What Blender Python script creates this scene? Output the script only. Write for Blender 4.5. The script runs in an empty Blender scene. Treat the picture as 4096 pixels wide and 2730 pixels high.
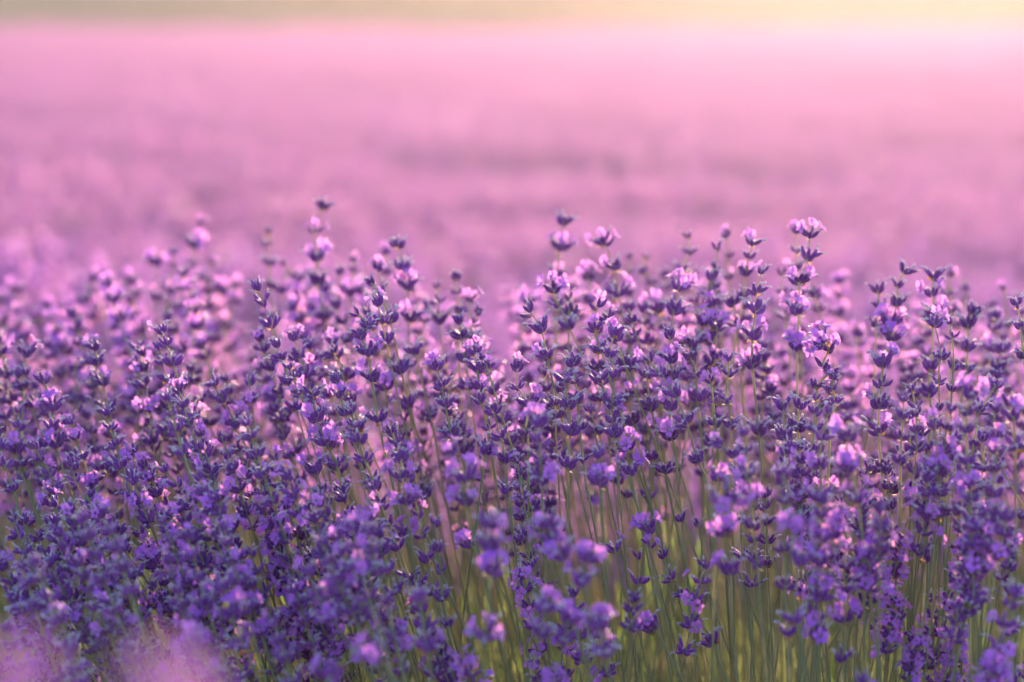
import bpy, math, random
import numpy as np
from mathutils import Vector, Matrix, Quaternion, Euler

R = math.radians
sc = bpy.context.scene
rng = random.Random(7)

# ------------------------------------------------------------------ camera
LENS, SENSOR = 85.0, 36.0
CAM_Z = 0.86
PITCH = math.atan((1365 - 62) / 4096 * SENSOR / LENS)      # horizon just inside the top edge
FOCUS = 1.99
cam_d = bpy.data.cameras.new('camera')
cam = bpy.data.objects.new('camera', cam_d)
sc.collection.objects.link(cam)
cam.location = (0, 0, CAM_Z)
cam.rotation_euler = (R(90) - PITCH, 0, 0)
cam_d.lens = LENS
cam_d.sensor_width = SENSOR
cam_d.clip_start = 0.02
cam_d.clip_end = 3000
cam_d.dof.use_dof = True
cam_d.dof.focus_distance = FOCUS
cam_d.dof.aperture_fstop = 2.9
sc.camera = cam

# ------------------------------------------------------------------ sky and sun
SUN_AZ, SUN_EL = R(9.5), R(9.5)            # azimuth to the right of the view axis, elevation
world = bpy.data.worlds.new('World')
sc.world = world
world.use_nodes = True
nt = world.node_tree
nt.nodes.clear()
wo = nt.nodes.new('ShaderNodeOutputWorld')
bg = nt.nodes.new('ShaderNodeBackground')
sky = nt.nodes.new('ShaderNodeTexSky')
sky.sky_type = 'NISHITA'
sky.sun_disc = False
sky.sun_elevation = SUN_EL
sky.sun_rotation = SUN_AZ
sky.air_density = 1.0
sky.dust_density = 1.3
sky.ozone_density = 1.6
bg.inputs['Strength'].default_value = 0.15
nt.links.new(sky.outputs[0], bg.inputs['Color'])
nt.links.new(bg.outputs[0], wo.inputs['Surface'])
sun_d = bpy.data.lights.new('sun', 'SUN')
sun_d.energy = 3.3
sun_d.angle = R(0.53)
sun_d.color = (1.0, 0.67, 0.43)
sun = bpy.data.objects.new('sun', sun_d)
sc.collection.objects.link(sun)
sv = Vector((math.sin(SUN_AZ) * math.cos(SUN_EL), math.cos(SUN_AZ) * math.cos(SUN_EL), math.sin(SUN_EL)))
sun.rotation_euler = sv.to_track_quat('Z', 'Y').to_euler()

sc.view_settings.view_transform = 'Standard'
sc.view_settings.look = 'None'
sc.view_settings.gamma = 1.0
sc.view_settings.use_curve_mapping = False
sc.view_settings.exposure = 2.36
sc.render.engine = 'CYCLES'
sc.cycles.max_bounces = 8
sc.cycles.diffuse_bounces = 3
sc.cycles.transmission_bounces = 4
sc.cycles.glossy_bounces = 2
sc.cycles.volume_bounces = 0
sc.cycles.use_denoising = True
sc.cycles.use_adaptive_sampling = True
sc.cycles.adaptive_threshold = 0.02
sc.cycles.sample_clamp_indirect = 6

# ------------------------------------------------------------------ helpers
def px(X, Y, d):
    """a point of the photograph (4096 wide) at d metres along the view axis -> the place it stands at"""
    k = SENSOR / LENS / 4096 * d
    x, up = (X - 2048) * k, -(Y - 1365) * k
    c, s = math.cos(PITCH), math.sin(PITCH)
    return Vector((x, d * c + up * s, CAM_Z - d * s + up * c))

def to_px(p):
    c, s = math.cos(PITCH), math.sin(PITCH)
    y, z = p[1], p[2] - CAM_Z
    d = y * c - z * s
    up = y * s + z * c
    k = SENSOR / LENS / 4096 * d
    return 2048 + p[0] / k, 1365 - up / k, d

def link(o, parent=None):
    sc.collection.objects.link(o)
    if parent is not None:
        o.parent = parent
    return o

def meshobj(name, me, parent=None):
    return link(bpy.data.objects.new(name, me), parent)

class MB:
    """collects vertices and faces with a material index"""
    def __init__(self):
        self.v, self.f, self.m, self.a = [], [], [], []
    def add(self, vs, fs, mi, attr=None):
        o = len(self.v)
        self.v += [tuple(p) for p in vs]
        self.a += attr if attr else [(0.0, 0.0, 0.0)] * len(vs)
        self.f += [tuple(i + o for i in f) for f in fs]
        self.m += [mi] * len(fs)
    def merge(self, other, M):
        o = len(self.v)
        self.v += [tuple(M @ Vector(p)) for p in other.v]
        self.a += other.a
        self.f += [tuple(i + o for i in f) for f in other.f]
        self.m += other.m
    def mesh(self, name, mats, smooth=True):
        me = bpy.data.meshes.new(name)
        me.from_pydata(self.v, [], self.f)
        for m in mats:
            me.materials.append(m)
        me.polygons.foreach_set('material_index', self.m)
        me.polygons.foreach_set('use_smooth', [smooth] * len(self.f))
        at = me.attributes.new('petal', 'FLOAT_VECTOR', 'POINT')
        at.data.foreach_set('vector', np.array(self.a, dtype=np.float32).ravel())
        me.update()
        return me

def frame(dirv):
    z = dirv.normalized()
    x = z.orthogonal().normalized()
    return x, z.cross(x), z

def tube(mb, pts, rad, sides, mi, cap=True, flat=1.0):
    """a tube along pts with a radius per point"""
    pts = [Vector(p) for p in pts]
    vs, fs = [], []
    x0 = None
    n = len(pts)
    for i, p in enumerate(pts):
        d = (pts[min(i + 1, n - 1)] - pts[max(i - 1, 0)]).normalized()
        if x0 is None:
            x0 = d.orthogonal().normalized()
        x = (x0 - d * x0.dot(d)).normalized()
        x0 = x
        y = d.cross(x)
        for k in range(sides):
            a = 2 * math.pi * k / sides
            vs.append(p + x * (math.cos(a) * rad[i]) + y * (math.sin(a) * rad[i] * flat))
    for i in range(n - 1):
        for k in range(sides):
            k2 = (k + 1) % sides
            fs.append((i * sides + k, i * sides + k2, (i + 1) * sides + k2, (i + 1) * sides + k))
    if cap:
        vs.append(pts[-1]); e = len(vs) - 1
        for k in range(sides):
            fs.append(((n - 1) * sides + k, (n - 1) * sides + (k + 1) % sides, e))
    mb.add(vs, fs, mi)

# ------------------------------------------------------------------ materials
def mat(name):
    m = bpy.data.materials.new(name)
    m.use_nodes = True
    t = m.node_tree
    t.nodes.clear()
    out = t.nodes.new('ShaderNodeOutputMaterial')
    return m, t, out

def N(t, kind, **kw):
    n = t.nodes.new(kind)
    for k, v in kw.items():
        if k in n.inputs:
            n.inputs[k].default_value = v
        else:
            setattr(n, k, v)
    return n

def leafy(name, c1, c2, trans, tcol=None, rough=0.6, sheen=0.0, sheen_tint=(1, 1, 1, 1), scale=400, veins=False):
    """plant tissue: a rough reflecting layer with fine hairs (sheen) over light passing through"""
    m, t, out = mat(name)
    L = t.links.new
    oi = N(t, 'ShaderNodeObjectInfo')
    tc = N(t, 'ShaderNodeTexCoord')
    no = N(t, 'ShaderNodeTexNoise', Scale=scale, Detail=2.0)
    L(tc.outputs['Object'], no.inputs['Vector'])
    add = N(t, 'ShaderNodeMath', operation='MULTIPLY_ADD')
    add.inputs[1].default_value = 0.55
    L(oi.outputs['Random'], add.inputs[0])
    sub = N(t, 'ShaderNodeMath', operation='MULTIPLY_ADD')
    sub.inputs[1].default_value = 0.9
    sub.inputs[2].default_value = -0.22
    L(no.outputs['Fac'], sub.inputs[0])
    L(sub.outputs[0], add.inputs[2])
    mx = N(t, 'ShaderNodeMix', data_type='RGBA')
    mx.inputs['A'].default_value = c1 + (1,)
    mx.inputs['B'].default_value = c2 + (1,)
    L(add.outputs[0], mx.inputs['Factor'])
    col = mx.outputs['Result']
    if veins:
        at = N(t, 'ShaderNodeAttribute', attribute_name='petal')
        sp = N(t, 'ShaderNodeSeparateXYZ')
        L(at.outputs['Vector'], sp.inputs[0])
        w = N(t, 'ShaderNodeMath', operation='MULTIPLY'); w.inputs[1].default_value = 13.0
        L(sp.outputs['X'], w.inputs[0])
        s = N(t, 'ShaderNodeMath', operation='COSINE')
        L(w.outputs[0], s.inputs[0])
        mr = N(t, 'ShaderNodeMapRange')
        mr.inputs['From Min'].default_value = 0.55
        mr.inputs['From Max'].default_value = 1.0
        mr.inputs['To Min'].default_value = 1.0
        mr.inputs['To Max'].default_value = 0.55
        L(s.outputs[0], mr.inputs['Value'])
        hs = N(t, 'ShaderNodeHueSaturation')
        L(mr.outputs[0], hs.inputs['Value'])
        L(col, hs.inputs['Color'])
        col = hs.outputs['Color']
    p = N(t, 'ShaderNodeBsdfPrincipled', Roughness=rough)
    p.inputs['Specular IOR Level'].default_value = 0.25
    p.inputs['Sheen Weight'].default_value = sheen
    p.inputs['Sheen Roughness'].default_value = 0.45
    p.inputs['Sheen Tint'].default_value = sheen_tint
    L(col, p.inputs['Base Color'])
    if trans > 0:
        tr = N(t, 'ShaderNodeBsdfTranslucent')
        if tcol:
            mc = N(t, 'ShaderNodeMix', data_type='RGBA')
            mc.inputs['Factor'].default_value = 0.7
            L(col, mc.inputs['A'])
            mc.inputs['B'].default_value = tcol + (1,)
            L(mc.outputs['Result'], tr.inputs['Color'])
        else:
            L(col, tr.inputs['Color'])
        ms = N(t, 'ShaderNodeMixShader')
        ms.inputs[0].default_value = trans
        L(p.outputs[0], ms.inputs[1])
        L(tr.outputs[0], ms.inputs[2])
        L(ms.outputs[0], out.inputs['Surface'])
    else:
        L(p.outputs[0], out.inputs['Surface'])
    return m

M_CALYX = leafy('calyx_felt', (0.092, 0.011, 0.165), (0.200, 0.032, 0.310), 0.12, (0.45, 0.07, 0.32), sheen=0.35, sheen_tint=(0.85, 0.68, 1.0, 1), scale=900)
M_PETAL = leafy('petal', (0.30, 0.060, 0.62), (0.47, 0.130, 0.78), 0.38, (0.92, 0.43, 0.70), rough=0.5, sheen=0.15, veins=True)
M_DRY = leafy('withered_corolla', (0.29, 0.24, 0.43), (0.47, 0.42, 0.60), 0.35, (0.65, 0.5, 0.6), sheen=0.6, scale=900)
M_BRACT = leafy('bract', (0.16, 0.10, 0.07), (0.30, 0.19, 0.11), 0.6, (0.85, 0.45, 0.16))
M_HAIR = leafy('plant_hair', (0.56, 0.50, 0.60), (0.70, 0.62, 0.70), 0.62, (0.92, 0.82, 0.84))
M_STEM = leafy('stem_green', (0.105, 0.145, 0.090), (0.180, 0.205, 0.120), 0.36, (0.80, 0.66, 0.38), sheen=0.45, sheen_tint=(0.85, 0.95, 0.9, 1), scale=300)
M_LEAF = leafy('leaf_green', (0.060, 0.100, 0.048), (0.125, 0.170, 0.080), 0.42, (0.27, 0.30, 0.11), sheen=0.25)
M_GRASS = leafy('grass_green', (0.050, 0.110, 0.020), (0.095, 0.170, 0.030), 0.5, (0.24, 0.36, 0.06))
PLANT = [M_CALYX, M_DRY, M_BRACT, M_HAIR, M_PETAL, M_STEM, M_LEAF]

m, t, out = mat('soil')
M_SOIL = m
tc = N(t, 'ShaderNodeTexCoord'); no = N(t, 'ShaderNodeTexNoise', Scale=3.0, Detail=10.0, Roughness=0.7)
t.links.new(tc.outputs['Object'], no.inputs['Vector'])
cr = N(t, 'ShaderNodeValToRGB')
cr.color_ramp.elements[0].position = 0.35; cr.color_ramp.elements[0].color = (0.075, 0.050, 0.035, 1)
cr.color_ramp.elements[1].position = 0.70; cr.color_ramp.elements[1].color = (0.17, 0.12, 0.08, 1)
t.links.new(no.outputs['Fac'], cr.inputs[0])
p = N(t, 'ShaderNodeBsdfPrincipled', Roughness=0.95)
t.links.new(cr.outputs[0], p.inputs['Base Color'])
bp = N(t, 'ShaderNodeBump', Strength=0.8, Distance=0.03)
t.links.new(no.outputs['Fac'], bp.inputs['Height']); t.links.new(bp.outputs[0], p.inputs['Normal'])
t.links.new(p.outputs[0], out.inputs['Surface'])

m, t, out = mat('dry_hillside_grass')
M_HILL = m
tc = N(t, 'ShaderNodeTexCoord'); no = N(t, 'ShaderNodeTexNoise', Scale=0.08, Detail=12.0, Roughness=0.65)
t.links.new(tc.outputs['Object'], no.inputs['Vector'])
cr = N(t, 'ShaderNodeValToRGB')
cr.color_ramp.elements[0].position = 0.4; cr.color_ramp.elements[0].color = (0.11, 0.085, 0.050, 1)
cr.color_ramp.elements[1].position = 0.62; cr.color_ramp.elements[1].color = (0.20, 0.15, 0.10, 1)
t.links.new(no.outputs['Fac'], cr.inputs[0])
p = N(t, 'ShaderNodeBsdfPrincipled', Roughness=0.9)
t.links.new(cr.outputs[0], p.inputs['Base Color'])
t.links.new(p.outputs[0], out.inputs['Surface'])

# ------------------------------------------------------------------ ground, hill
def grid_mesh(name, x0, x1, y0, y1, nx, ny, hf, mtl):
    xs, ys = np.linspace(x0, x1, nx), np.linspace(y0, y1, ny)
    vs = [(x, y, hf(x, y)) for y in ys for x in xs]
    fs = [(j * nx + i, j * nx + i + 1, (j + 1) * nx + i + 1, (j + 1) * nx + i) for j in range(ny - 1) for i in range(nx - 1)]
    me = bpy.data.meshes.new(name)
    me.from_pydata(vs, [], fs)
    me.materials.append(mtl)
    me.polygons.foreach_set('use_smooth', [True] * len(fs))
    return me

def ground_h(y):
    """the near row stands on a low bank; behind it the field lies lower and then climbs gently"""
    u = max(0.0, min(1.0, (y - 2.45) / 0.85)); u = u * u * (3 - 2 * u)
    return -0.34 * u + 0.0192 * max(0.0, y - 7.0)

FIELD_END = 31.5
def land_mesh(name, x1, ys, nx, hf, mtl):
    xs = np.linspace(-x1, x1, nx)
    vs = [(x, y, hf(x, y)) for y in ys for x in xs]
    fs = [(j * nx + i, j * nx + i + 1, (j + 1) * nx + i + 1, (j + 1) * nx + i) for j in range(len(ys) - 1) for i in range(nx - 1)]
    me = bpy.data.meshes.new(name)
    me.from_pydata(vs, [], fs)
    me.materials.append(mtl)
    me.polygons.foreach_set('use_smooth', [True] * len(fs))
    return me
ys = list(np.linspace(-15, 2, 8)) + list(np.linspace(2.2, 8, 60)) + list(np.linspace(9, 60, 30)) + [80, 120]
ground = meshobj('ground', land_mesh('ground', 110, ys, 40, lambda x, y: ground_h(y) if y < 60 else ground_h(60), M_SOIL))
ground['kind'] = 'structure'
def hill_h(x, y):
    s = max(0.0, min(1.0, (y - FIELD_END - 1.0) / 5.0))
    s = s * s * (3 - 2 * s)
    return ground_h(FIELD_END) - 0.1 + s * (1.75 + 0.12 * math.sin(x * 0.6 + 1.0) + 0.10 * math.sin(x * 1.37)) + max(0.0, y - 38) * 0.035
hill = meshobj('hill', land_mesh('hill', 110, list(np.linspace(FIELD_END, 45, 30)) + list(np.linspace(48, 140, 20)), 240, hill_h, M_HILL))
hill['kind'] = 'structure'

# ------------------------------------------------------------------ lavender pieces (metres; built at real size)
mm = 0.001
def bend_path(p0, tilt0, tilt1, az, length, n):
    """points of a curve leaving p0, its angle from vertical going from tilt0 to tilt1"""
    pts = [Vector(p0)]
    for i in range(n):
        a = tilt0 + (tilt1 - tilt0) * (i + 0.5) / n
        d = Vector((math.sin(a) * math.cos(az), math.sin(a) * math.sin(az), math.cos(a)))
        pts.append(pts[-1] + d * (length / n))
    return pts, d

def whorl_mb(r, n, lod, top=False, size=1.0):
    """a ring of felted calyces round the stem: returns the mesh and the mouth of every calyx"""
    mb = MB()
    mouths = []
    a0 = r.uniform(0, 6.28)
    for k in range(n):
        az = a0 + 2 * math.pi * k / n + r.uniform(-0.28, 0.28)
        t0 = R(r.uniform(46, 76) if not top else r.uniform(30, 60))
        t1 = R(r.uniform(2, 56) if not top else r.uniform(2, 32))
        ln = r.uniform(7.4, 9.8) * mm * size
        rr = r.uniform(1.5, 1.95) * mm * size
        z0 = r.uniform(-1.8, 2.6) * mm
        start = Vector((math.cos(az) * 0.8 * mm, math.sin(az) * 0.8 * mm, z0))
        prof = [0.30, 0.80, 1.0, 0.98, 0.74, 0.52] if lod > 1 else [0.4, 1.0, 0.6]
        pts, d = bend_path(start, t0, t1, az, ln, len(prof) - 1)
        tube(mb, pts, [q * rr for q in prof], 8 if lod > 1 else (5 if lod == 1 else 3), 0)
        if lod > 1:                                          # fine hairs standing off the felt
            for h in range(64):
                s = r.uniform(0.08, 1.0) * (len(pts) - 1)
                i = min(int(s), len(pts) - 2)
                c = pts[i].lerp(pts[i + 1], s - i)
                x, y, z = frame(pts[i + 1] - pts[i])
                a = r.uniform(0, 6.28)
                o = x * math.cos(a) + y * math.sin(a)
                rad = rr * (prof[i] + (prof[i + 1] - prof[i]) * (s - i)) * 0.96
                b = c + o * rad
                tdir = (o + z * r.uniform(0.1, 0.9)).normalized()
                side = tdir.cross(o).normalized() if abs(tdir.dot(o)) < 0.99 else z
                w = 0.07 * mm
                mb.add([b - side * w, b + side * w, b + tdir * r.uniform(0.45, 1.25) * mm], [(0, 1, 2)], 3)
        tip = pts[-1]
        if r.random() < (0.74 if lod else 0.4):              # a withered or unopened corolla curling out
            c1 = t1 + R(r.uniform(35, 90))
            cp, d2 = bend_path(tip - d * 0.6 * mm, t1, c1 + R(10), az + r.uniform(-0.5, 0.5), r.uniform(3.8, 6.6) * mm * size, 4 if lod > 1 else 2)
            pr = [0.62, 0.55, 0.62, 0.85, 0.45] if lod > 1 else [0.6, 0.8, 0.5]
            tube(mb, cp, [q * mm * size * 1.05 for q in pr], 6 if lod > 1 else 3, 1)
            if lod > 1:
                for h in range(14):
                    i = r.randrange(1, len(cp) - 1)
                    x, y, z = frame(cp[i + 1] - cp[i])
                    a = r.uniform(0, 6.28); o = x * math.cos(a) + y * math.sin(a)
                    b = cp[i].lerp(cp[i + 1], r.random()) + o * 0.55 * mm
                    sd = z.cross(o) * 0.05 * mm
                    mb.add([b - sd, b + sd, b + o * 0.6 * mm + z * 0.2 * mm], [(0, 1, 2)], 3)
        mouths.append((tip, d, az))
    for k in range(3 if lod else 1):                         # papery bracts below
        az = r.uniform(0, 6.28)
        d = Vector((math.cos(az), math.sin(az), 0.0)); s = Vector((-math.sin(az), math.cos(az), 0))
        p0 = d * 0.8 * mm - Vector((0, 0, 1.6 * mm))
        l = r.uniform(3.5, 5.5) * mm; w = r.uniform(1.2, 1.9) * mm
        up = Vector((0, 0, r.uniform(-0.2, 0.5)))
        mb.add([p0, p0 + (d + up) * l * 0.5 + s * w, p0 + (d + up) * l * 0.5 - s * w, p0 + (d + up * 2) * l], [(0, 1, 3), (0, 3, 2)], 2)
    return mb, mouths

def blossom_mb(r, lod):
    """an open two-lipped flower; +Z leaves the calyx"""
    mb = MB()
    tl = r.uniform(2.6, 4.2) * mm
    if lod > 1:
        tube(mb, [(0, 0, -1.5 * mm), (0, 0, 0), (0, 0, tl * 0.6), (0, 0, tl)], [0.7 * mm, 0.8 * mm, 0.95 * mm, 1.5 * mm], 7, 4, cap=False)
    lobes = [(65, 4.9, 4.3, 0.65), (115, 4.9, 4.3, 0.65), (190, 3.5, 3.2, 1.0), (270, 4.0, 3.4, 1.15), (350, 3.5, 3.2, 1.0)]
    nu, nv = (5, 5) if lod > 1 else (3, 3)
    for ang, L_, W_, op in lobes:
        a = R(ang + r.uniform(-10, 10))
        o = Vector((math.cos(a), math.sin(a), 0)); s = Vector((-math.sin(a), math.cos(a), 0)); z = Vector((0, 0, 1))
        L_ *= mm * r.uniform(0.9, 1.2); W_ *= mm * r.uniform(0.9, 1.15)
        op *= r.uniform(0.8, 1.2)
        ph = r.uniform(0, 6.28)
        vs, fs, at = [], [], []
        pos = o * 1.3 * mm + z * (tl - 0.3 * mm)
        for j in range(nv):
            v = j / (nv - 1)
            e = R(65) - op * v * R(82)
            if j:
                pos = pos + (o * math.cos(e) + z * math.sin(e)) * (L_ / (nv - 1))
            w = W_ * (0.38 + 1.05 * v - 0.95 * v ** 4) * 0.62
            for i in range(nu):
                u = i / (nu - 1) * 2 - 1
                q = pos + s * (u * w) + z * (0.55 * mm * math.sin(u * 3 + ph) * v - 0.5 * mm * u * u * (1 - v)) - o * (0.9 * mm * abs(u) ** 2.5 * v)
                vs.append(q); at.append((u, v, 0.0))
        for j in range(nv - 1):
            for i in range(nu - 1):
                fs.append((j * nu + i, j * nu + i + 1, (j + 1) * nu + i + 1, (j + 1) * nu + i))
        mb.add(vs, fs, 4, at)
    return mb

rp = random.Random(11)
WH = []                                                      # (mesh, mouths, calyx count, top?)
for i in range(18):
    n = [4, 5, 6, 6, 7, 7, 8, 8, 9][i % 9]
    top = i >= 13
    if top:
        n = [3, 4, 5, 6, 7][i - 13]
    mb, mo = whorl_mb(rp, n, 2, top)
    WH.append((mb.mesh('whorl', PLANT), mo, n, top))
BL = [blossom_mb(rp, 2).mesh('blossom', PLANT) for i in range(8)]

# ------------------------------------------------------------------ the near stalks, one by one
def spline(pts, n):
    """Catmull-Rom through pts"""
    out = []
    P = [pts[0] * 2 - pts[1]] + pts + [pts[-1] * 2 - pts[-2]]
    for i in range(1, len(P) - 2):
        for k in range(n):
            u = k / n
            a, b, c, d = P[i - 1], P[i], P[i + 1], P[i + 2]
            out.append(0.5 * ((2 * b) + (c - a) * u + (2 * a - 5 * b + 4 * c - d) * u * u + (3 * b - a - 3 * c + d) * u ** 3))
    out.append(pts[-1])
    return out

NEAR = []
def make_stalk(whorls, way, r, depth):
    """whorls: [(place, relative size, blossoms)] from the tip down; way: further points of the stem"""
    pts = [w[0] for w in whorls] + way
    low = pts[-1]
    if len(pts) > 1:
        d = (pts[-1] - pts[max(0, len(pts) - 3)])
        d = d / max(1e-6, -d.z) if d.z < -1e-4 else Vector((0, 0, -1))
        d.x = max(-0.55, min(0.55, d.x)); d.y = 0
    else:
        d = Vector((r.uniform(-0.08, 0.16), 0, -1))
    basez = 0.10
    if low.z > basez + 0.03:
        h = low.z - basez
        by = 2.12 + r.uniform(-0.10, 0.10) + (low.y - 2.12) * 0.55
        mid = low + d * h * 0.5
        mid.y = low.y * 0.6 + by * 0.4
        base = low + d * h
        base.x = base.x * 0.5 + (mid.x + d.x * h * 0.25) * 0.5
        base.y = by; base.z = basez
        pts = pts + [mid, base]
    base = pts[-1]
    root = link(bpy.data.objects.new('lavender_stalk', None))
    root.empty_display_size = 0.01
    root.location = base
    rel = [p - base for p in pts]
    tip_extra = rel[0] + (rel[0] - rel[1]).normalized() * 0.002
    path = spline([tip_extra] + rel, 3)
    mb = MB()
    rs = r.uniform(0.85, 1.1)
    tube(mb, path, [(0.55 + 0.55 * min(1, i / 14)) * mm * rs for i in range(len(path))], 5, 5)
    st = meshobj('stem', mb.mesh('stem', PLANT), root)
    nb = 0
    for i, (p, s, fl) in enumerate(whorls):
        if i == 0 and s < 1.0:
            cand = [w for w in WH if w[3]]
        elif s < 0.75:
            cand = [w for w in WH if w[2] <= 5 and not w[3]]
        elif s > 1.12:
            cand = [w for w in WH if w[2] >= 7 and not w[3]]
        else:
            cand = [w for w in WH if not w[3]]
        me, mouths, n, top = r.choice(cand)
        o = meshobj('whorl', me, root)
        up = (rel[max(0, i - 1)] - rel[min(len(rel) - 1, i + 1)]).normalized()
        q = Vector((0, 0, 1)).rotation_difference(up)
        o.rotation_mode = 'QUATERNION'
        o.rotation_quaternion = q @ Quaternion((0, 0, 1), r.uniform(0, 6.28))
        o.location = rel[i] - up * 0.0025
        o.scale = (s * r.uniform(0.95, 1.05),) * 3
        if fl:
            ks = list(range(len(mouths))); r.shuffle(ks)
            for k in ks[:fl]:
                tp, dr, az = mouths[k]
                b = meshobj('blossom', r.choice(BL), o)
                rad = Vector((math.cos(az), math.sin(az), 0))
                dd = (dr + rad * r.uniform(0.1, 0.7)).normalized()
                zq = Vector((0, 0, 1)).rotation_difference(dd)
                b.rotation_mode = 'QUATERNION'
                # upper lip towards the sky
                yv = zq @ Vector((0, 1, 0))
                upv = Vector((0, 0, 1)); upv = (upv - dd * upv.dot(dd)).normalized()
                ang = math.atan2(yv.cross(upv).dot(dd), yv.dot(upv))
                b.rotation_quaternion = Quaternion(dd, ang + r.uniform(-0.4, 0.4)) @ zq
                b.location = tp - dr * 0.8 * mm
                b.scale = (r.uniform(0.9, 1.18),) * 3
                nb += 1
    X, Y, dd = to_px(whorls[0][0])
    lean = (whorls[0][0].x - (base.x)) / max(0.05, whorls[0][0].z - base.z)
    NEAR.append(dict(o=root, X=X, Y=Y, d=depth, n=len(whorls), nb=nb, lean=lean, topfl=whorls[0][2], y=whorls[0][0].y))
    return root

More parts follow.
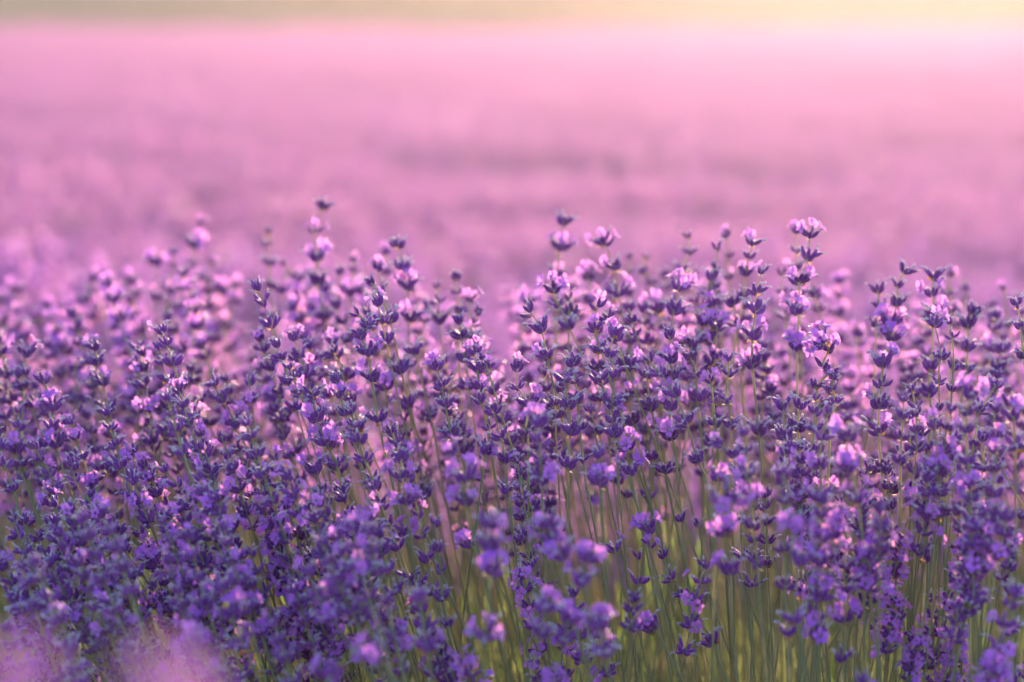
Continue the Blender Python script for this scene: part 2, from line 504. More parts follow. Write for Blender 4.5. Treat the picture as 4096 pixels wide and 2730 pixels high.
# stalks read off the photograph: column,row of a 1024-px tile | distance | whorls x,y,width,blossoms (or x,y: a point of the bare stem)
DATA = """
0,0|2.55|1845,490,80,2;1785,690,120,4;1770,860,90,0;1610,1110,90,2
0,0|2.5|1590,765,80,0;1580,870,80,1;1560,1110,90,1
0,0|2.55|1420,850,110,4;1440,1180,110,1
0,0|2.6|2035,1110,120,2;1975,1310,100,2;1970,1560,120,1
0,0|2.65|980,960,90,3;1100,1150,110,1;1220,1260,100,2
0,0|2.65|850,1010,90,3;790,1190,90,0;940,1290,100,2
0,0|2.6|1190,1010,100,3;1150,1080,90,1;1250,1150,100,2;1280,1430,120,1
0,0|2.75|150,1100,90,3;100,1330,90,1;150,1500,100,2
0,0|2.75|10,1190,90,3;20,1400,100,2
0,0|2.75|430,1250,90,3;350,1380,110,3
0,0|2.6|1950,850,70,1;1910,1010,80,1;1890,1250,90,2
0,0|2.55|1700,1080,100,3;1630,1260,100,1;1740,1390,110,2
0,0|2.7|1740,1200,90,3;1760,1390,120,1
0,0|2.6|2170,1070,90,2;2160,1200,90,3;2100,1440,100,0
1,0|2.3|620,335,115,0;545,550,100,3;570,810,150,4;570,1020,150,0;630,1350,130,1;660,1530,110,0
1,0|2.45|120,570,80,0;100,680,80,0;120,860,100,0;125,1060,90,1;150,1350,120,1
1,0|2.45|250,850,60,0;330,960,80,1;230,1110,110,3
1,0|2.2|1300,690,120,0;1350,900,130,0;1385,1080,160,4;1410,1370,140,1;1400,1800,120,0
1,0|2.12|1060,1030,90,0;1145,1170,150,0;1230,1370,160,1;1280,1560;1330,1840,140,0;1370,1990
1,0|2.2|1120,900,100,3;1155,1080,100,0;1180,1400,110,0
1,0|2.03|920,1310,120,0;1020,1420,140,0;960,1520,150,0;1030,1680,190,3;1060,1910,170,3;1120,2290,180,0;1180,2570;1250,2870;1310,3130
1,0|2.25|1840,985,90,0;1845,1120,70,0;1880,1300,110,1;1860,1520,120,1
1,0|2.22|1970,1190,110,5;1960,1530,130,1
1,0|2.25|1660,1070,50,0;1675,1200,100,0;1690,1380,140,0
1,0|2.4|890,820,80,1;900,920,90,0;870,1130,110,2
1,0|2.4|770,940,90,0;760,1100,100,2
1,0|2.18|2040,1305,60,0;2010,1400,80,0;1960,1530,120,0
1,0|2.3|1570,1260,100,0;1530,1370,100,1;1520,1600,110,1
1,0|2.45|1190,760,90,2;1200,940,90,1
1,0|2.35|520,1270,100,2;560,1450,110,2
1,0|2.5|380,1150,90,3;350,1290,110,1;380,1490,110,2
2,0|2.3|480,475,125,0;440,720,180,4;410,960,120,1;415,1230,120,2
2,0|2.12|380,1100,140,4;415,1240,120,0;520,1430,130,0
2,0|2.22|845,670,125,4;935,890,130,1;980,1140,170,3;1000,1250
2,0|2.3|700,980,110,4;720,1200,120,2
2,0|2.4|1080,800,70,0;1070,960,70,0;1080,1130,90,2
2,0|2.4|1235,800,70,0;1210,930,80,0;1280,1020,80,0;1290,1140,90,2
2,0|2.15|520,1170,100,0;550,1310,140,0;520,1430,120,0
2,0|2.3|150,1200,130,4;110,1390,100,0
2,0|2.0|160,1300,150,0;265,1460,170,0;320,1710,175,1;350,1850;390,2010;410,2100
2,0|2.05|790,1250,150,1;760,1450,150,2;810,1650,140,0;870,1800;950,2100
2,0|2.05|880,1370,150,1;950,1560,140,2
2,0|1.99|940,1500,160,3;900,1687,120,0;940,1880,150,0;920,2150,180,0;930,2290,150,2;930,2420,200,0;970,2700;1000,3130
2,0|2.12|1540,1080,140,5;1490,1290,180,0;1465,1430;1440,1700
2,0|2.0|1450,1520,130,0;1450,1740,170,2;1470,1890,190,2;1450,2170,160,1;1460,2440,200,2;1500,2570;1550,3130
2,0|2.28|1610,610,90,0;1630,750,90,0;1560,900,100,0;1660,960,90,0;1690,1200,110,1
2,0|2.18|1885,710,110,0;1870,890,80,0;1835,980,120,0;1800,1120,90,0;1850,1230,130,1
2,0|2.3|1965,600,80,2;2000,790,80,0;1990,980,90,1
2,0|2.15|2215,670,120,2;2185,790,100,0;2140,940,110,3;2130,1130,90,0
2,0|2.06|2300,930,90,1;2250,1110,130,0;2240,1280,190,0;2210,1520,200,3;2210,1790,190,3;2230,2160;2265,2400,160,0;2290,2670;2300,3030
2,0|2.15|2040,1225,130,0;2060,1420,120,1
2,0|2.15|1760,1400,140,1;1740,1550,130,1
2,0|2.1|1100,1370,110,0;1140,1500,100,0
2,0|2.25|1330,1300,150,3;1340,1450,110,0
2,0|2.12|1880,1440,140,2;1870,1700,110,0
3,0|2.1|380,600,125,4;370,800,130,0;295,1020,190,3;285,1300,170,3;265,1630,160,5;270,2080;280,2500
3,0|2.22|255,560,90,2;260,740,90,0;265,890,90,0;280,1130,100,0
3,0|2.3|135,940,90,2;130,1120,80,0;160,1340,110,1
3,0|2.12|1260,930,120,0;1190,1050,100,0;1190,1220,130,0;1130,1420,200,5;1130,1540,160,4
3,0|2.12|1525,980,130,0;1505,1130,120,3;1520,1330,140,2
3,0|2.16|1010,1100,120,0;1020,1240,120,0;1000,1420,110,2
3,0|2.3|1690,960,80,2;1640,1140,90,0;1680,1280,100,1
3,0|1.99|1530,1410,150,2;1590,1710,150,0;1570,1940,110,0
3,0|2.03|1665,1390,100,0;1690,1520,110,0;1710,1810,140,0;1690,2010,110,0
3,0|2.12|1890,1300,130,0;1840,1420,160,0;1840,1630,130,0;1820,1830,120,0;1800,2000
3,0|2.0|2285,1240,130,0;2330,1430,130,0;2345,1700,130,1
3,0|2.3|2060,1370,100,3;2020,1540,90,1
3,0|2.45|1815,1090,70,0;1810,1180,70,0
3,0|2.35|825,1510,100,3
3,0|2.35|2160,1090,80,2;2220,1420,90,0
3,0|2.25|430,1140,110,2;460,1270,90,0
3,0|1.98|500,1590,190,5;560,1650,150,3;500,1790,150,0;570,1860,150,0;450,1980,140,0;470,2140,130,0;460,2260;440,2330
3,1|1.97|600,330,110,1;590,430,130,1;620,560,120,0;585,720;560,980;545,1350
3,1|1.97|1055,210,180,4;1045,400,160,0;1025,590,180,1;1015,830,200,1;1040,1170,170,0;1060,1330;1080,1560
3,1|1.97|1320,440,120,0;1360,610,130,0;1420,850,130,0;1450,1010,120,0;1430,1200;1420,1340,120,0
3,1|1.97|1330,740,110,0;1330,850;1290,1040,180,1;1290,1350,130,0;1310,1560
3,1|2.1|1490,240,140,0;1475,480,210,0;1500,620;1530,900
3,1|1.97|140,600,180,0;150,880,170,0;160,1070,150,0;190,1310,110,0;190,1500
3,1|1.98|300,600,160,0;275,800,190,0;295,970,130,0;285,1190,160,0;320,1350;360,1460,130,0;400,1600
3,1|2.15|2150,90,130,0;2110,250,140,0;2120,400
3,1|1.82|1870,500,200,5;1830,660,150,0;1820,810,160,1;1830,1110,150,0;1850,1400,220,3
3,1|1.86|1540,780,150,1;1550,1190,210,3;1570,1400,160,1
3,1|1.79|730,880,220,3;740,1180,220,4;820,1450,220,2
3,1|1.75|140,1250,160,0;190,1450,170,0
3,1|1.87|560,640,110,0;500,890,150,0;470,1150,180,1;480,1450,190,3
3,1|1.85|2220,570,150,1;2240,700,200,3;2270,980,190,0
3,1|2.0|1940,600,150,0;1910,800;1880,1000
3,1|2.0|2060,420,130,0;1970,560;1950,650,130,0
3,1|1.97|880,1230,110,0;860,1350;870,1500
3,1|2.0|460,1000,130,0;440,1200;430,1500
3,1|1.98|1170,1270,110,0;1140,1370,140,1;1100,1530,110,1
3,1|1.95|1700,920,160,0;1710,1100;1700,1400
3,1|1.95|1960,920,150,0;1990,1160,160,0;2120,1130,120,0
2,1|1.99|560,200,160,0;580,360,120,0;600,540,160,0;620,800,150,0;650,1090,130,0;690,1400;730,1560
2,1|1.98|480,370,180,0;520,600,160,0;540,830,200,0;500,1150,210,0;520,1400
2,1|2.0|50,250,130,2;50,430,120,0;150,590,180,3;120,850,130,0;150,1000
2,1|2.0|390,570,100,0;400,700,170,0;420,850;410,960,100,1
2,1|2.0|810,350,160,1;850,480;880,600
2,1|2.07|1050,240,180,0;1070,500,120,1;1110,740,180,0;1170,1000;1220,1300;1260,1430
2,1|2.06|1240,320,140,0;1275,610,160,0;1330,850;1400,1190,120,0;1440,1400;1480,1570
2,1|1.97|1250,170,140,2;1350,300,150,1;1490,490,170,1;1600,750,170,0;1700,1090,160,0;1780,1250;1820,1420
2,1|1.98|1820,370,130,2;1850,550,100,0;1860,760,140,0;1880,900
2,1|1.98|1985,160,110,0;1990,300,140,0;1965,540,140,0;2010,780,150,0
2,1|2.1|1660,30,140,2;1640,140,130,0;1690,310,120,0;1700,520,150,0;1730,800
2,1|1.83|245,760,190,3;255,930,170,0;260,1100,160,0;270,1280,220,4
2,1|1.87|790,1050,140,0;790,1310,210,4;820,1450
2,1|1.95|1060,980,150,3;1090,1200,190,4;1120,1400;1160,1560
2,1|2.0|710,640,120,0;780,830,80,0;790,1000
2,1|1.85|1900,950,130,1;2030,1040,150,1;1900,1250,150,2
2,1|1.78|2150,1230,160,2;2220,1450
2,1|1.72|1980,1420,250,2;1880,1490,200,3
2,1|1.95|50,1100,110,1;60,1230,110,2;100,1430,110,0
1,1|2.0|300,240,50,0;340,330,90,0;390,480,110,1;450,600
1,1|1.98|520,500,160,2;550,710,180,3;650,950,200,5;740,1130,140,0;790,1380,160,0;850,1560
1,1|1.97|540,1190,190,2;610,1370,120,0;660,1500,100,0
1,1|2.0|1660,235,150,3;1700,410,150,0;1735,590,150,0;1750,740;1790,860,170,0;1820,1000
1,1|1.98|2050,550,140,0;2140,790,120,0;2120,1010,180,0;2090,1180
1,1|1.97|2180,640,150,0;2250,880,150,0;2290,1090,160,1;2310,1370,130,0;2340,1560
1,1|2.04|2010,100,140,3;2030,270,180,0;2060,430,150,4
1,1|2.12|1180,420,180,4;1210,600;1240,800
1,1|2.1|880,540,120,4;940,810,170,2;990,1030;1060,1270;1090,1350,130,0;1160,1560
1,1|2.15|840,340,150,2
1,1|2.13|1330,270,160,0;1400,590,150,2;1470,850;1520,1100;1560,1400,130,0
1,1|2.15|1460,100,130,0;1530,420;1600,700,130,2;1680,1100;1750,1500
1,1|1.88|1340,1080,140,1;1320,1240,160,3;1380,1470,170,3
1,1|1.98|1260,850,110,0;1300,1000
1,1|1.8|1820,1030,140,2;1930,1270,230,4;1920,1480,200,3
1,1|1.95|20,1060,80,0;60,1200,110,2;50,1410,130,0
1,1|1.97|2060,330;2120,230,60,1;2190,470
1,1|2.2|180,540,150,0;200,700,140,2
1,1|2.1|700,110,120,0;800,250;850,500
0,1|2.15|240,120,150,2;220,290,120,0;205,420,110,0;210,600
0,1|2.08|395,360,120,0;490,620,150,3;470,800,120,0;520,960,150,3;560,1130
0,1|2.1|170,640,90,0;170,790,110,0;150,1000,160,1;190,1140,130,1;210,1260,110,0;280,1430
0,1|1.97|670,1150,140,0;690,1290,130,0;790,1530
0,1|2.2|1265,70,110,0;1300,200,120,2;1270,410,130,0;1265,660,110,0;1260,900
0,1|2.13|1550,590,140,4;1560,710,110,0;1530,850,150,0;1480,1000
0,1|2.08|1960,400,120,0;2030,530,170,1;2170,770,150,4;2220,900
0,1|2.08|2300,380,100,0;2310,540,110,1
0,1|1.96|1510,1180,120,0;1620,1320,160,0;1740,1500,160,0;1850,1750,120,0;1900,1870;2000,2100,150,0;2100,2250;2220,2450
0,1|2.05|1220,1030,130,0;1250,1240,190,2;1310,1400
0,1|2.08|1870,1150,110,0;1910,1350,180,0;1960,1560
0,1|1.97|2290,1070,90,0;2250,1260,130,3;2280,1420,140,3;2350,1560
0,1|1.97|2345,1070,90,0;2352,1190,110,1
0,1|2.15|400,970,110,0;395,1310,130,0
0,1|2.25|750,650,110,0;615,720,110,0
0,1|2.2|860,830,80,0;870,1010,100,0
0,1|1.95|410,1490,100,1;480,1500,130,3
0,1|1.95|830,1410,110,0;810,1500,140,0;900,1570,130,2
0,1|2.3|710,520,140,0;690,250,90
0,1|2.2|1720,830,120,0;1740,1050
0,1|2.1|1130,1130,130,0;1010,1190,130,0
0,1|2.12|910,1170,120,3;900,1260,120,0
0,2|1.93|500,100,130,0;520,260,140,0;610,530,160,0;650,700
0,2|1.93|150,210,160,0;330,370,90,0;430,600,160,0;500,800
0,2|1.95|820,130,150,2;840,320,140,0;870,520
0,2|1.95|1090,180,150,0;1090,350,120,1;1130,560
0,2|1.96|1530,50,120,0;1740,210,130,0;1810,440,140,0;1890,600
0,2|1.96|1910,150,120,0;1890,230
0,2|1.9|960,510,150,2;1020,690,140,1;1010,820
0,2|1.93|1410,480,190,5;1490,650,120,4;1360,860,130,3;1370,950;1450,1230
0,2|1.88|180,880,170,0;300,1060
0,2|1.95|700,210,140,0;740,420
0,2|2.0|1440,60;1500,220;1690,560,140,0;1780,690;1970,1030
0,2|1.88|1040,900,180,1;1170,1080,170,0
0,2|1.75|2050,690,200,0;2130,950,220,4;2220,1230,200,2
0,2|1.65|1790,1250,240,5;1930,1440,120,2
0,2|1.93|770,660,120,3;730,780,130,1
0,2|1.9|570,800,140,2;630,920,120,0
0,2|1.88|360,830,110,1;390,980,120,1
0,2|1.88|790,1050,150,0;860,1190
0,2|1.85|930,1250,160,0;960,1450
0,2|1.85|650,1300,150,1;740,1460,140,1
0,2|0.62|180,1500,200,6;180,1650,200,5
0,2|0.58|1450,1620,200,8;1500,1780,200,6
0,2|0.64|1690,1660,200,7;1720,1800,200,5
1,2|1.97|730,170,140,0;860,390,150,1;1000,660
1,2|1.93|1380,190,190,4;1440,440;1475,660,180,0
1,2|1.95|170,600,150,0;300,860;370,1030,130,4;560,1560
1,2|1.95|170,310,120,2;300,560;540,1080,130,0;620,1560
1,2|2.0|270,270,120,0;420,600;560,900
1,2|1.88|1640,110,120,0;1660,340,140,0;1690,540,90,0;1700,780,160,0;1750,1030,130,0;1800,1250
1,2|1.9|1080,720,150,0;1160,920,140,0;1200,1150
1,2|1.8|980,340,130,0;1030,530,120,0;1080,800
1,2|1.76|480,560,150,2;560,760,140,0;680,960,190,3
1,2|1.72|1500,800,160,0;1560,1240,200,2
1,2|1.7|2130,130,220,1;2130,330,220,2;2150,550,200,3;2100,1150,240,3
1,2|1.75|800,560,200,1;790,770,200,3;960,970,170,1
1,2|1.9|1960,300,150,3;2060,450
1,2|1.65|740,1440,240,2;1060,1330,230,3
1,2|1.9|60,1200,130,3;40,760,130,1
2,2|2.0|1545,70,120,0;1580,320;1620,900;1690,1560
2,2|2.05|1710,120,110,0;1760,500;1850,1100
2,2|1.95|1380,400,110,0;1440,610,140,0;1560,760,130,0;1620,880;1830,1190,180,0;1970,1560
2,2|1.94|1240,170,170,5;1260,300,120,2;1330,700;1450,1200
2,2|1.97|1150,410,120,0;1160,640,150,0;1110,900
2,2|1.93|1280,1060,170,5;1380,1200;1560,1560
2,2|1.8|1950,190,220,3;1990,540,220,3;2010,900
2,2|1.97|75,240,140,0;160,490,120,1;230,900
2,2|1.75|330,130,240,1;370,260,200,3;450,420,220,3;480,700
2,2|1.72|700,450,230,4;650,650,200,2;700,900
2,2|1.7|800,1050,240,4;850,1300,220,2
2,2|1.7|300,900,200,2;260,1110,180,1
2,2|1.74|520,1000,200,2;480,1180,190,1
2,2|1.95|940,350,150,1;970,500
2,2|1.8|640,1330,140,0;600,1500
3,2|1.97|360,610,140,0;400,900;430,1030,130,0
3,2|1.95|580,480,170,0;640,800;700,1200;760,1560
3,2|1.97|700,110,120,0;740,530,150,2;720,700;800,1100
3,2|1.75|290,450,200,2;230,1000,180,0;320,1250
3,2|1.7|250,150,230,5
3,2|1.9|1430,440,140,0;1400,700
3,2|1.9|1960,560,140,0;1960,800,110,0
3,2|1.94|1130,720,100,0;1130,850,140,0;1120,980,120,0
"""
Y0 = [680, 1362, 2044]
rd = random.Random(5)
for line in DATA.strip().splitlines():
    tile, dep, pts = line.split('|')
    c, r_ = map(int, tile.split(','))
    dep = float(dep)
    k = 1024 / (2353 if r_ < 2 else 2341)
    ws, way = [], []
    dz = 0.0
    for q in pts.split(';'):
        v = list(map(float, q.split(',')))
        X, Y = c * 1024 + v[0] * k, Y0[r_] + v[1] * k
        P = px(X, Y, dep + dz)
        dz += rd.uniform(-0.004, 0.006)
        if len(v) == 4 and not way or len(v) == 4:
            s = v[2] * k / 4096 * SENSOR / LENS * dep / 0.0132
            ws.append((P, max(0.74, min(1.34 if dep > 2.05 else 1.24, s * (1.22 if dep > 2.05 else 1.04))), int(v[3])))
        else:
            ws.append((P, 0, 0))
    # bare points of the stem keep their place in the order
    seq = ws
    first = next(i for i, w in enumerate(seq) if w[1] > 0)
    seq = seq[first:]
    wh = [w for w in seq if w[1] > 0]
    lastw = max(i for i, w in enumerate(seq) if w[1] > 0)
    mids = [w[0] for i, w in enumerate(seq) if w[1] == 0 and i > lastw]
    make_stalk(wh, mids, rd, dep)
N_READ = len(NEAR)

# the height the row's tops reach across the picture (full-size pixels)
SK = [(0, 1160), (260, 1120), (400, 1090), (600, 1030), (800, 950), (940, 1120), (1040, 1080), (1220, 1000), (1340, 1010), (1500, 1060), (1660, 1080),
      (1850, 1150), (1940, 1240), (2010, 1330), (2090, 1210), (2200, 1060), (2440, 1030), (2620, 1060), (2720, 990), (2960, 1000), (3060, 1140), (3140, 1060),
      (3260, 990), (3310, 1190), (3420, 1330), (3490, 1220), (3590, 1120), (3830, 1120), (3940, 1230), (4096, 1190)]
SKx, SKy = [a for a, b in SK], [b for a, b in SK]
def skyline(X):
    return float(np.interp(X, SKx, SKy))

def grown(P, r, lean, n=None, fl=0.35):
    """a stalk of usual habit whose tip is at P"""
    n = n or r.choice([3, 4, 4, 5, 5, 6])
    ws = []
    p = P.copy()
    gap = r.uniform(0.010, 0.014)
    nfl = r.random() < 0.75
    for i in range(n):
        s = (0.78 + 0.12 * i if i < 3 else 1.05) * r.uniform(0.88, 1.1)
        f = 0
        if nfl and r.random() < fl:
            f = r.choice([1, 1, 2, 2, 3, 4])
        ws.append((p.copy(), max(0.65, min(1.2, s)), f))
        p = p + Vector((-lean * gap + r.uniform(-1, 1) * 0.0012, r.uniform(-1, 1) * 0.001, -gap))
        gap *= r.uniform(1.12, 1.42)
        lean = lean * 1.03
    p2 = p + Vector((-lean * 0.05, 0, -0.05))
    return ws, [p2]

def lean_at(X):
    return float(np.interp(X, [0, 1500, 2600, 4096], [-0.34, -0.26, -0.08, 0.03])) + rng.gauss(0, 0.05)

ZONES = [  # how many, X range, depth range, top margin below the skyline, how far down
    (22, (-40, 1700), (1.88, 2.03), 480, 1050),
    (40, (-40, 1600), (1.72, 1.93), 950, 1600),
    (26, (2900, 4140), (1.80, 1.98), 420, 1000),
    (22, (2950, 4140), (1.70, 1.88), 800, 1400),
    (34, (1400, 2700), (1.72, 1.90), 850, 1500),
]
for cnt, (xa, xb), (da, db), ma, mb_ in ZONES:
    for i in range(cnt):
        if len(NEAR) >= 300:
            break
        X = xa + (xb - xa) * (i + rng.random()) / cnt
        Y = skyline(X) + rng.uniform(ma, mb_)
        d = rng.uniform(da, db)
        P = px(X, Y, d)
        if P.z < 0.22:
            continue
        ws, way = grown(P, rng, lean_at(X), rng.choice([4, 5, 5, 6, 7]) if da < 2.0 else None, 0.42 if da < 1.8 else 0.3)
        make_stalk(ws, way, rng, d)

print('near', len(NEAR), 'read', N_READ)
# ------------------------------------------------------------------ what each near stalk looks like, in words
NUM = ['no', 'one', 'two', 'three', 'four', 'five', 'six', 'seven', 'eight', 'nine', 'ten', 'eleven', 'twelve', 'thirteen', 'fourteen', 'fifteen', 'sixteen', 'seventeen']
def words_for(e, fine=0):
    X, Y = e['X'], e['Y']
    sk = Y - skyline(X)
    if e['d'] < 1:
        return 'very close lavender stalk, a huge pink blur ' + ('against the left edge' if X < 100 else 'in the bottom left corner' if X < 400 else 'at the bottom edge, left of centre')
    blur = 'blurred' if e['d'] > 2.2 else ('soft' if e['d'] > 2.06 else ('sharp' if e['d'] > 1.88 else ('hazy' if e['d'] > 1.78 else 'blurry')))
    lean = 'left-leaning' if e['lean'] < -0.2 else ('right-leaning' if e['lean'] > 0.06 else 'upright')
    nw = NUM[e['n']] + (' whorl' if e['n'] == 1 else ' whorls')
    nb = 'closed buds only' if e['nb'] == 0 else NUM[min(e['nb'], 17)] + ' open ' + ('blossom' if e['nb'] == 1 else 'blossoms')
    cols = ['far left', 'left', 'left of centre', 'centre', 'right of centre', 'right', 'far right']
    h = cols[max(0, min(6, int(X / 4096 * 7)))]
    v = 'on the skyline' if sk < 60 else 'below the skyline' if sk < 330 else 'mid row' if sk < 700 else 'low down' if Y < 2350 else 'bottom edge'
    return '%s %s lavender, %s, %s, %s, %s' % (blur, lean, nw, nb, v, h)
seen = {}
for e in NEAR:
    seen.setdefault(words_for(e), []).append(e)
for lab, es in seen.items():
    if len(es) > 1:
        es.sort(key=lambda e: e['X'])
        names = ['leftmost', 'rightmost'] if len(es) == 2 else ['leftmost', 'middle', 'rightmost'] if len(es) == 3 else ['leftmost', 'second', 'third', 'rightmost'] if len(es) == 4 else None
        for i, e in enumerate(es):
            e['label'] = (names[i] + ' ' + lab) if names else lab
    else:
        es[0]['label'] = lab
for e in NEAR:
    e['o']['label'] = e['label']
    e['o']['category'] = 'lavender'
    e['o']['group'] = 'lavender stalks of the near row'

# ------------------------------------------------------------------ the rest of the lavender: too many to count
def stalk_mb(r, lod, height, bloom=0.5):
    """one whole stalk as a single light mesh, base at the origin"""
    mb = MB()
    bend = r.uniform(-0.04, 0.06)
    n = r.choice([3, 4, 5, 5, 6])
    def at(z):
        u = z / height
        return Vector((bend * u * u, 0, z))
    tube(mb, [at(height * q) for q in (0, 0.35, 0.7, 1.0)], [1.1 * mm, 1.0 * mm, 0.85 * mm, 0.6 * mm], 3 if lod == 0 else 4, 5, cap=False)
    z = height
    gap = r.uniform(0.010, 0.014)
    for i in range(n):
        s = (0.8 + 0.12 * i if i < 3 else 1.05)
        if lod == 1:
            w, mo = whorl_mb(r, r.choice([5, 6, 7, 8]), 1, i == 0, 1.05)
            M = Matrix.Translation(at(z)) @ Matrix.Scale(s, 4)
            mb.merge(w, M)
            if r.random() < bloom:
                for tp, dr, az in r.sample(mo, min(len(mo), r.choice([1, 2, 3] if bloom < 0.7 else [3, 5, 6]))):
                    b = blossom_mb(r, 1)
                    q = Vector((0, 0, 1)).rotation_difference((dr + Vector((math.cos(az), math.sin(az), 0)) * 0.5).normalized())
                    mb.merge(b, M @ Matrix.Translation(tp) @ q.to_matrix().to_4x4() @ Matrix.Scale(1.1, 4))
        else:
            c = at(z)
            for k in range(9):
                a = r.uniform(0, 6.28); e = r.uniform(0.2, 1.1)
                d = Vector((math.cos(a) * math.cos(e), math.sin(a) * math.cos(e), math.sin(e)))
                x, y, _ = frame(d)
                pet = r.random() < 0.44
                l = (0.009 if not pet else 0.014); wd = 0.0024 if not pet else 0.0058
                ang = r.uniform(0, 3.14); sd = x * math.cos(ang) + y * math.sin(ang)
                mid = c + d * l * 0.6
                mb.add([c, mid + sd * wd, c + d * l, mid - sd * wd], [(0, 1, 2, 3)], 4 if pet else 0)
        z -= gap
        gap *= r.uniform(1.15, 1.4)
    return mb

rm = random.Random(23)
proto_near = bpy.data.collections.new('stalk_kinds')
for i in range(14):
    o = bpy.data.objects.new('stalk_kind', stalk_mb(rm, 1, 0.46).mesh('stalk_kind', PLANT))
    proto_near.objects.link(o)

proto_far = bpy.data.collections.new('open_stalk_kinds')
for i in range(10):
    o = bpy.data.objects.new('open_stalk_kind', stalk_mb(rm, 1, 0.46, 0.97).mesh('open_stalk_kind', PLANT))
    proto_far.objects.link(o)

def leaves_mb(mb, r, count, rx, ry, hz, mi=6, long=(0.05, 0.16), width=(1.2, 2.2)):
    """narrow leaves standing up out of a mound"""
    for i in range(count):
        a = r.uniform(0, 6.28); q = math.sqrt(r.random())
        x, y = math.cos(a) * q * rx, math.sin(a) * q * ry
        z = hz * (1 - q * q) * r.uniform(0.3, 1.0)
        l = r.uniform(*long); w = r.uniform(*width) * mm
        az = r.uniform(0, 6.28); t0 = r.uniform(0.05, 0.7)
        p, d = bend_path((x, y, z), t0, t0 + r.uniform(0.0, 0.6), az, l, 3)
        s = Vector((-math.sin(az), math.cos(az), 0))
        ww = [w * 0.8, w, w * 0.8, 0.0]
        vs = []
        for k, pp in enumerate(p[:3]):
            vs += [pp - s * ww[k], pp + s * ww[k]]
        vs.append(p[3])
        mb.add(vs, [(0, 1, 3, 2), (2, 3, 5, 4), (4, 5, 6)], mi)

proto_bush = bpy.data.collections.new('bush_kinds')
for i in range(5):
    mb = MB()
    for k in range(190):
        a = rm.uniform(0, 6.28); q = math.sqrt(rm.random())
        h = rm.uniform(0.36, 0.44)
        s = stalk_mb(rm, 0, h)
        tilt = q * rm.uniform(0.25, 0.55)
        M = Matrix.Translation((math.cos(a) * q * 0.2, math.sin(a) * q * 0.2, 0.16)) @ Matrix.Rotation(a, 4, 'Z') @ Matrix.Rotation(tilt, 4, 'Y') @ Matrix.Rotation(rm.uniform(0, 6.28), 4, 'Z')
        mb.merge(s, M)
    leaves_mb(mb, rm, 380, 0.34, 0.34, 0.24, width=(3, 6))
    o = bpy.data.objects.new('bush_kind', mb.mesh('bush_kind', PLANT, smooth=False))
    proto_bush.objects.link(o)

def scatter(name, coll, items, label=None, cat=None):
    """one object that carries all the items (place, euler, scale) as instances"""
    me = bpy.data.meshes.new(name)
    me.from_pydata([i[0] for i in items], [], [])
    for an, k in (('rot', 1), ('scl', 2)):
        at = me.attributes.new(an, 'FLOAT_VECTOR', 'POINT')
        at.data.foreach_set('vector', np.array([i[k] for i in items], dtype=np.float32).ravel())
    o = meshobj(name, me)
    g = bpy.data.node_groups.new(name, 'GeometryNodeTree')
    g.interface.new_socket('Geometry', in_out='INPUT', socket_type='NodeSocketGeometry')
    g.interface.new_socket('Geometry', in_out='OUTPUT', socket_type='NodeSocketGeometry')
    gi, go = g.nodes.new('NodeGroupInput'), g.nodes.new('NodeGroupOutput')
    ci = g.nodes.new('GeometryNodeCollectionInfo')
    ci.inputs['Collection'].default_value = coll
    ci.inputs['Separate Children'].default_value = True
    ci.inputs['Reset Children'].default_value = True
    ip = g.nodes.new('GeometryNodeInstanceOnPoints')
    ip.inputs['Pick Instance'].default_value = True
    ar = g.nodes.new('GeometryNodeInputNamedAttribute'); ar.data_type = 'FLOAT_VECTOR'; ar.inputs['Name'].default_value = 'rot'
    asn = g.nodes.new('GeometryNodeInputNamedAttribute'); asn.data_type = 'FLOAT_VECTOR'; asn.inputs['Name'].default_value = 'scl'
    er = g.nodes.new('FunctionNodeEulerToRotation')
    rv = g.nodes.new('FunctionNodeRandomValue'); rv.data_type = 'INT'
    rv.inputs[4].default_value = 0; rv.inputs[5].default_value = len(coll.objects) - 1
    L = g.links.new
    L(gi.outputs[0], ip.inputs['Points'])
    L(ci.outputs[0], ip.inputs['Instance'])
    L(rv.outputs[2], ip.inputs['Instance Index'])
    L(ar.outputs[0], er.inputs[0]); L(er.outputs[0], ip.inputs['Rotation'])
    L(asn.outputs[0], ip.inputs['Scale'])
    L(ip.outputs[0], go.inputs[0])
    md = o.modifiers.new('scatter', 'NODES'); md.node_group = g
    o['kind'] = 'stuff'
    if label: o['label'] = label
    if cat: o['category'] = cat
    return o

def toward(P, base):
    """euler and length for a stalk from base to P (its own length 0.46)"""
    v = P - base
    q = Vector((0, 0, 1)).rotation_difference(v.normalized()) @ Quaternion((0, 0, 1), rng.uniform(0, 6.28))
    e = q.to_euler()
    s = v.length / 0.46
    return (tuple(base), tuple(e), (1.0, 1.0, s) if False else (max(0.85, min(1.1, s)),) * 2 + (s,))

items = []
items_far = []
# the back and the lower parts of the near row, in the frame
cnt = 0
while cnt < 780:
    X = rng.uniform(-500, 4600)
    d = 2.07 + 0.85 * rng.random() ** 0.9
    Y = skyline(max(0, min(4096, X))) + (2.2 - d) * 30 + 70 + rng.random() ** 0.8 * 700
    P = px(X, Y, d)
    if P.z < 0.33 or P.z > 0.72:
        continue
    cnt += 1
    ln = lean_at(X)
    base = Vector((P.x - ln * (P.z - 0.08), P.y + rng.uniform(-0.08, 0.02), 0.08))
    (items if d < 2.28 or cnt % 2 else items_far).append(toward(P, base))
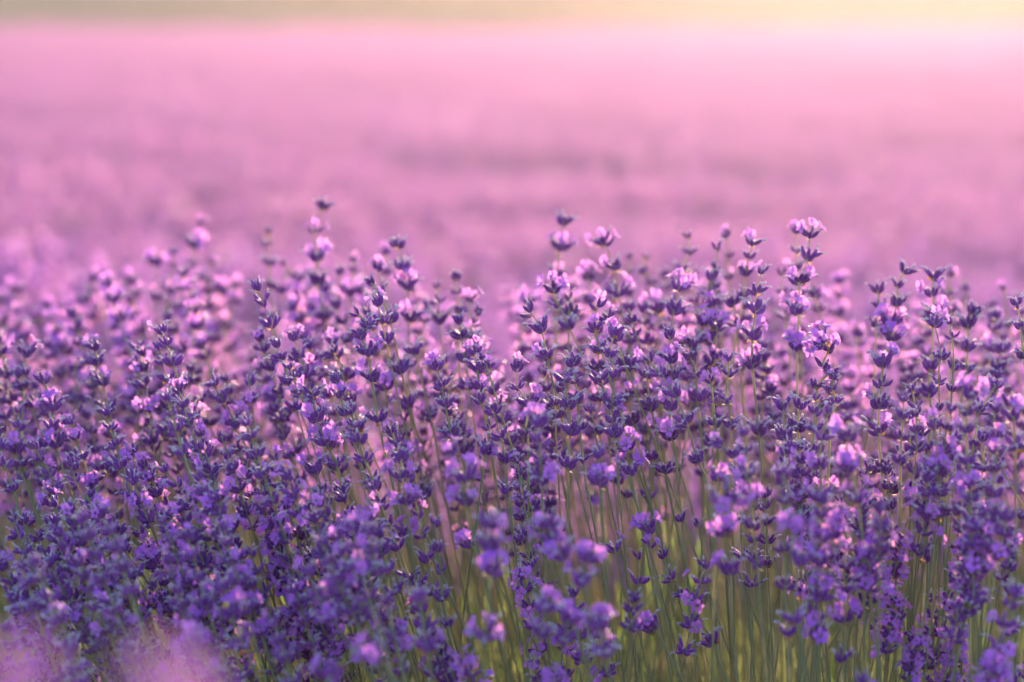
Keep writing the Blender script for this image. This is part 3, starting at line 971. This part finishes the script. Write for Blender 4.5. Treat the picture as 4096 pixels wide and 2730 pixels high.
# the same row going on to both sides, and the near flank below the picture
for side in (-1, 1):
    for i in range(420):
        x = side * rng.uniform(0.50, 2.4)
        y = rng.uniform(1.65, 2.85)
        top = 0.60 - 0.75 * (y - 2.25) ** 2 + rng.uniform(-0.08, 0.05)
        P = Vector((x, y, max(0.35, top)))
        base = Vector((x + rng.uniform(-0.1, 0.1), 2.2 + (y - 2.2) * 0.6, 0.08))
        items.append(toward(P, base))
# rows two and three
i = 0
while i < 5600:
    y = 3.0 + 3.6 * rng.random()
    x = rng.uniform(-1.0, 1.0) * (0.26 * y + 0.8)
    g = ground_h(y)
    i += 1
    top = g + 0.565 + 0.02 * math.sin(y * 2 * math.pi / 1.25 + x * 1.2) + 0.02 * math.sin(x * 5 + y * 3) + rng.uniform(-0.09, 0.045)
    P = Vector((x, y, top))
    items_far.append(toward(P, Vector((x + rng.uniform(-0.1, 0.1), y + rng.uniform(0.02, 0.16), g + 0.05))))
for i in range(330):                                         # a taller clump on the left, behind the near row
    a, q = rng.uniform(0, 6.28), math.sqrt(rng.random())
    x, y = -0.85 + 0.40 * q * math.cos(a), 3.75 + 0.33 * q * math.sin(a)
    P = Vector((x, y, 0.485 - 0.14 * q * q + rng.uniform(-0.10, 0.04)))
    items_far.append(toward(P, Vector((-0.80 + (x + 0.80) * 0.5, 3.75 + (y - 3.75) * 0.5, ground_h(y) + 0.05))))
# the part of the near row's own front that is too crowded to tell apart
front = []
for cnt, (xa, xb), (da, db), ma, mb2 in ((75, (-20, 1450), (1.84, 2.0), 900, 1650), (40, (3200, 4140), (1.72, 1.95), 800, 1550), (16, (1500, 2600), (1.78, 1.92), 1150, 1600)):
    for i in range(cnt):
        X = xa + (xb - xa) * (i + rng.random()) / cnt
        P = px(X, skyline(X) + rng.uniform(ma, mb2), rng.uniform(da, db))
        if P.z > 0.2:
            ln = lean_at(X)
            front.append(toward(P, Vector((P.x - ln * (P.z + 0.05), P.y + 0.2, -0.02))))
items += front[::4] + front[1::4] + front[2::4]
items_far += front[3::4]
scatter('lavender_stalks', proto_near, items, 'countless blurred lavender stalks filling the back of the near row', None)
scatter('lavender_stalks', proto_far, items_far, 'blurred lavender in full bloom in the rows right behind the near one', None)

items = []
ry = 6.1
while ry < FIELD_END - 0.3:
    half = 0.30 * ry + 3
    x = -half + rng.uniform(0, 0.4)
    while x < half:
        s = rng.uniform(0.96, 1.06)
        items.append(((x, ry + rng.uniform(-0.06, 0.06), ground_h(ry)), (0, 0, rng.uniform(0, 6.28)), (s * 1.2, s * 1.35, s * rng.uniform(0.97, 1.03))))
        x += rng.uniform(0.38, 0.48)
    ry += 0.62
scatter('lavender_field', proto_bush, items, 'rows of blooming lavender running back into a pink blur', None)

# leafy mounds and grass
rl = random.Random(31)
proto_leaf = bpy.data.collections.new('leaf_kinds')
for i in range(4):
    mb = MB(); leaves_mb(mb, rl, 420, 0.17, 0.17, 0.20)
    proto_leaf.objects.link(bpy.data.objects.new('leaf_kind', mb.mesh('leaf_kind', PLANT)))
items = []
x = -2.6
while x < 2.6:
    for y in (1.90, 2.10, 2.30, 2.55):
        s = rl.uniform(0.85, 1.15)
        items.append(((x + rl.uniform(-0.05, 0.05), y + rl.uniform(-0.06, 0.06), 0.0), (0, 0, rl.uniform(0, 6.28)), (s, s, s * (1.15 if 1.95 < y < 2.5 else 0.85))))
    x += 0.15
for ry in (3.9, 4.6, 5.4, 6.2, 7.0, 7.9):
    x = -0.3 * ry - 0.8
    while x < 0.3 * ry + 0.8:
        for y in (-0.22, 0, 0.22):
            s = rl.uniform(0.9, 1.2)
            items.append(((x, ry + y, ground_h(ry + y)), (0, 0, rl.uniform(0, 6.28)), (s, s, s * 0.8)))
        x += 0.17
scatter('lavender_leaves', proto_leaf, items, 'narrow grey-green lavender leaves in mounds at the foot of the stalks', None)
proto_grass = bpy.data.collections.new('grass_kinds')
for i in range(3):
    mb = MB(); leaves_mb(mb, rl, 26, 0.03, 0.03, 0.02, mi=0, long=(0.14, 0.30), width=(1.3, 2.4))
    proto_grass.objects.link(bpy.data.objects.new('grass_kind', mb.mesh('grass_kind', [M_GRASS])))
items = []
for i in range(45):
    y = rl.uniform(1.8, 2.7)
    s = rl.uniform(0.8, 1.4)
    items.append(((rl.uniform(-1.2, 1.2), y, 0.03), (0, 0, rl.uniform(0, 6.28)), (s, s, s)))
scatter('grass', proto_grass, items, 'fresh green grass blades growing among the lavender stems', None)

# ------------------------------------------------------------------ haze
HZ = 0.00105
v = [(x, y, z) for x in (-112, 112) for y in (-17, 142) for z in (-1.4, 7.0)]
f = [(0, 1, 3, 2), (4, 6, 7, 5), (0, 4, 5, 1), (2, 3, 7, 6), (0, 2, 6, 4), (1, 5, 7, 3)]
me = bpy.data.meshes.new('haze'); me.from_pydata(v, [], f)
hz = meshobj('haze', me); hz['kind'] = 'stuff'
m, t, out = mat('haze')
pv = N(t, 'ShaderNodeVolumePrincipled')
pv.inputs['Color'].default_value = (1.0, 0.87, 0.93, 1)
pv.inputs['Density'].default_value = HZ
pv.inputs['Anisotropy'].default_value = 0.77
t.links.new(pv.outputs[0], out.inputs['Volume'])
me.materials.append(m)
